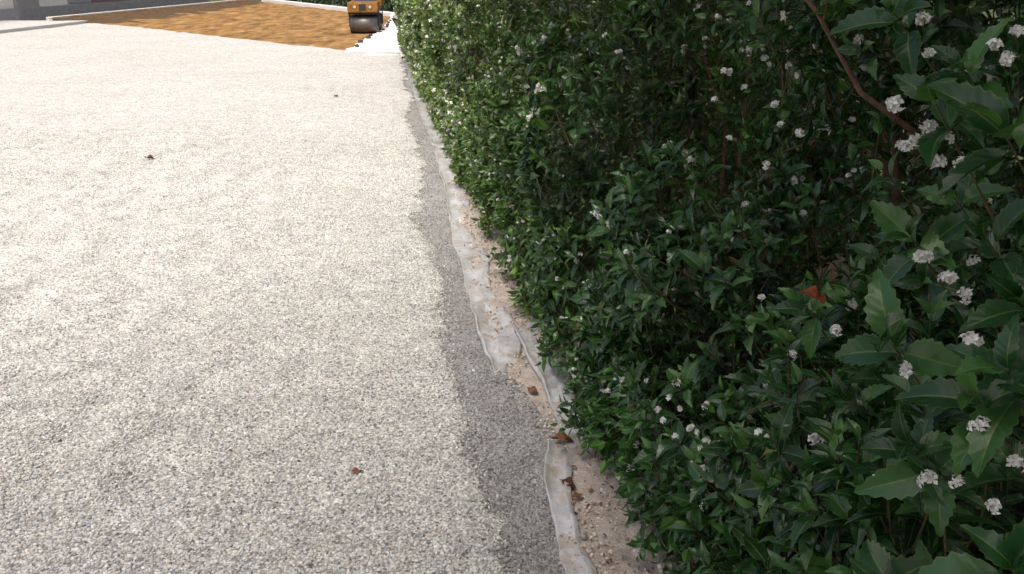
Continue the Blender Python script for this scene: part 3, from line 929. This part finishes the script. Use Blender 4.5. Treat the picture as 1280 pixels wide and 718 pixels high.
# small dark stones holding down the white path edge
M['dark_stone'] = plain('dark stone', (.05, .045, .045), .9, .2, .3, 20, .4)
for j in range(11):
    y = 20.6 + j * 1.25 + random.uniform(-.3, .3); x = float(np.interp(y, [19.77, 23.9, 28.3, 37], [-3.66, -3.82, -4.03, -4.86])) + random.uniform(-.05, .12)
    bm = bmesh.new(); bmesh.ops.create_icosphere(bm, subdivisions=2, radius=1)
    for v in bm.verts: v.co *= 1 + .25 * math.sin(v.co.x * 3 + j) * math.cos(v.co.y * 4 + j * 2)
    me = bpy.data.meshes.new('edge_stone'); bm.to_mesh(me); bm.free()
    o = link('edge_stone', me, mat=M['dark_stone']); o.location = (x, y, .03); o.scale = (random.uniform(.04, .085), random.uniform(.04, .08), .045); o.rotation_euler = (0, 0, random.uniform(0, 3))
    tag(o, 'small dark stone on the border between bare soil and white path', 'stone', 'dark stones along the soil border')

# ------------------------------------------------------------------ road roller
M['yellow'] = plain('roller yellow paint', (.21, .095, .012), .55, .4, .45, 9)
M['steel'] = plain('worn drum steel', (.12, .11, .10), .45, .5, .3, 14, .1, .6)
M['black'] = plain('black rubber', (.02, .02, .022), .6, .4, .2, 8)
M['blue'] = plain('blue grey panel', (.05, .07, .12), .5, .4, .1, 8)
lampm = NT('lamp glass', .15, .6); M['lamp'] = lampm.out((.42, .38, .28))
rr = empty('road_roller', (-4.32, 25.9, -.03))
rr.rotation_euler = (0, 0, R(4))
tag(rr, 'yellow ride-on road roller with steel drum on the bare soil', 'road roller')
rp = lambda nm, me, mt, par=None: link(nm, me, rr if par is None else par, mt)
for y in (.27, 1.75):
    dr = rp('drum', cyl((-.40, y, .255), (.40, y, .255), .255, 40, .012), M['steel'])
    for sx in (-1, 1):
        link('hub', cyl((sx * .395, y, .255), (sx * .415, y, .255), .08, 20, .008), dr, M['black'])
for y0 in (.05, 1.53):
    for sx in (-1, 1):
        rp('drum_fork', box(sx * .424 - .009, sx * .424 + .009, y0 + .14, y0 + .40, .18, .57, .005), M['black'])
rp('front_frame', box(-.43, .43, .02, .78, .53, .585, .02), M['black'])
hood = rp('hood', box(-.44, .44, -.05, .80, .587, .88, .05), M['yellow'])
for sx in (-.22, .22):
    hl = rp('headlight', cyl((sx, -.045, .74), (sx, -.075, .74), .045, 20, .006), M['lamp'])
    link('bezel', cyl((sx, -.03, .74), (sx, -.062, .74), .058, 20, .006), hl, M['black'])
rp('grille', box(-.10, .10, -.062, -.045, .65, .82, .004), M['black'])
rp('articulation_joint', cyl((0, .95, .3), (0, .95, .75), .09, 20), M['black'])
rp('rear_frame', box(-.47, .47, 1.1, 2.1, .585, .70, .02), M['black'])
rp('rear_body', box(-.455, .455, 1.25, 2.12, .702, 1.05, .05), M['yellow'])
rp('floor_plate', box(-.40, .40, .70, 1.24, .50, .56, .01), M['black'])
rp('seat', box(-.24, .24, 1.28, 1.72, 1.05, 1.17, .05), M['black'])
rp('backrest', box(-.23, .23, 1.66, 1.78, 1.15, 1.62, .05), M['black'])
rp('console', box(-.30, .30, .62, .80, .87, 1.16, .03), M['blue'])
v, f = [], []
for i in range(24):
    for j in range(8):
        a, b = i * 2 * math.pi / 24, j * 2 * math.pi / 8
        r_ = .19 + .016 * math.cos(b)
        v.append((r_ * math.cos(a), .92 + r_ * math.sin(a) * .85 - .016 * math.sin(b) * .5, 1.30 + r_ * math.sin(a) * .5 + .016 * math.sin(b)))
        f.append((i * 8 + j, ((i + 1) % 24) * 8 + j, ((i + 1) % 24) * 8 + (j + 1) % 8, i * 8 + (j + 1) % 8))
sw = rp('steering_wheel', pymesh('steering_wheel', v, f, True), M['black'])
link('column', cyl((0, .74, 1.10), (0, .92, 1.30), .022, 12), sw, M['black'])
vv, ff = tube([(-.42, 1.95, 1.04), (-.42, 1.92, 2.1), (-.38, 1.92, 2.2), (.38, 1.92, 2.2), (.42, 1.92, 2.1), (.42, 1.95, 1.04)], [.032] * 6, 10)
rp('roll_bar', pymesh('roll_bar', vv, ff, True), M['black'])

# ------------------------------------------------------------------ unseen tree added behind the camera to shade the near ground
def added_shade_tree(x, y, h, rad, n, seed, label):
    r = np.random.default_rng(seed)
    root = empty('added_shade_tree', (x, y, -.1)); tag(root, label, 'tree', 'unseen trees added for shade')
    v, f = tube([(0, 0, -.1), (.05, .02, h * .25), (.1, -.05, h * .5), (.05, 0, h * .8)], [.24, .19, .14, .05], 10)
    link('trunk', pymesh('trunk', v, f, True), root, M['bark'])
    cl = []
    for j in range(12):
        a = j * 2.4; e = np.array([rad * .75 * math.cos(a) * r.uniform(.5, 1), rad * .75 * math.sin(a) * r.uniform(.5, 1), h * r.uniform(.5, .95)])
        st = np.array([.08, 0, h * r.uniform(.3, .5)])
        v, f = tube([st, st * .5 + e * .5 + np.array([0, 0, .2]), e], [.09, .05, .015], 7)
        link('limb', pymesh('limb', v, f, True), root, M['bark']); cl += [e, st * .4 + e * .6]
    cl = np.array(cl + [np.array([0, 0, h * .95])])
    i = r.integers(0, len(cl), n)
    T = cl[i] + r.normal(0, rad * .24, (n, 3)); T[:, 2] = np.maximum(T[:, 2], 4.6 + r.uniform(0, 1, n))
    dv = unit(r.normal(size=(n, 3))); nv = unit(np.cross(dv, r.normal(size=(n, 3)))); Rm = np.stack([np.cross(dv, nv), dv, nv], -1)
    o = link('crown', bake(LO, Rm, r.uniform(.10, .17, n), T, np.clip(r.normal(.45, .25, n), 0, .9), 'crown'), root, M['leaf_far']); o['kind'] = 'stuff'
added_shade_tree(-1.3, -3.9, 9.5, 3.5, 34000, 5, 'unseen broad leafy tree added behind the camera to shade the near gravel')
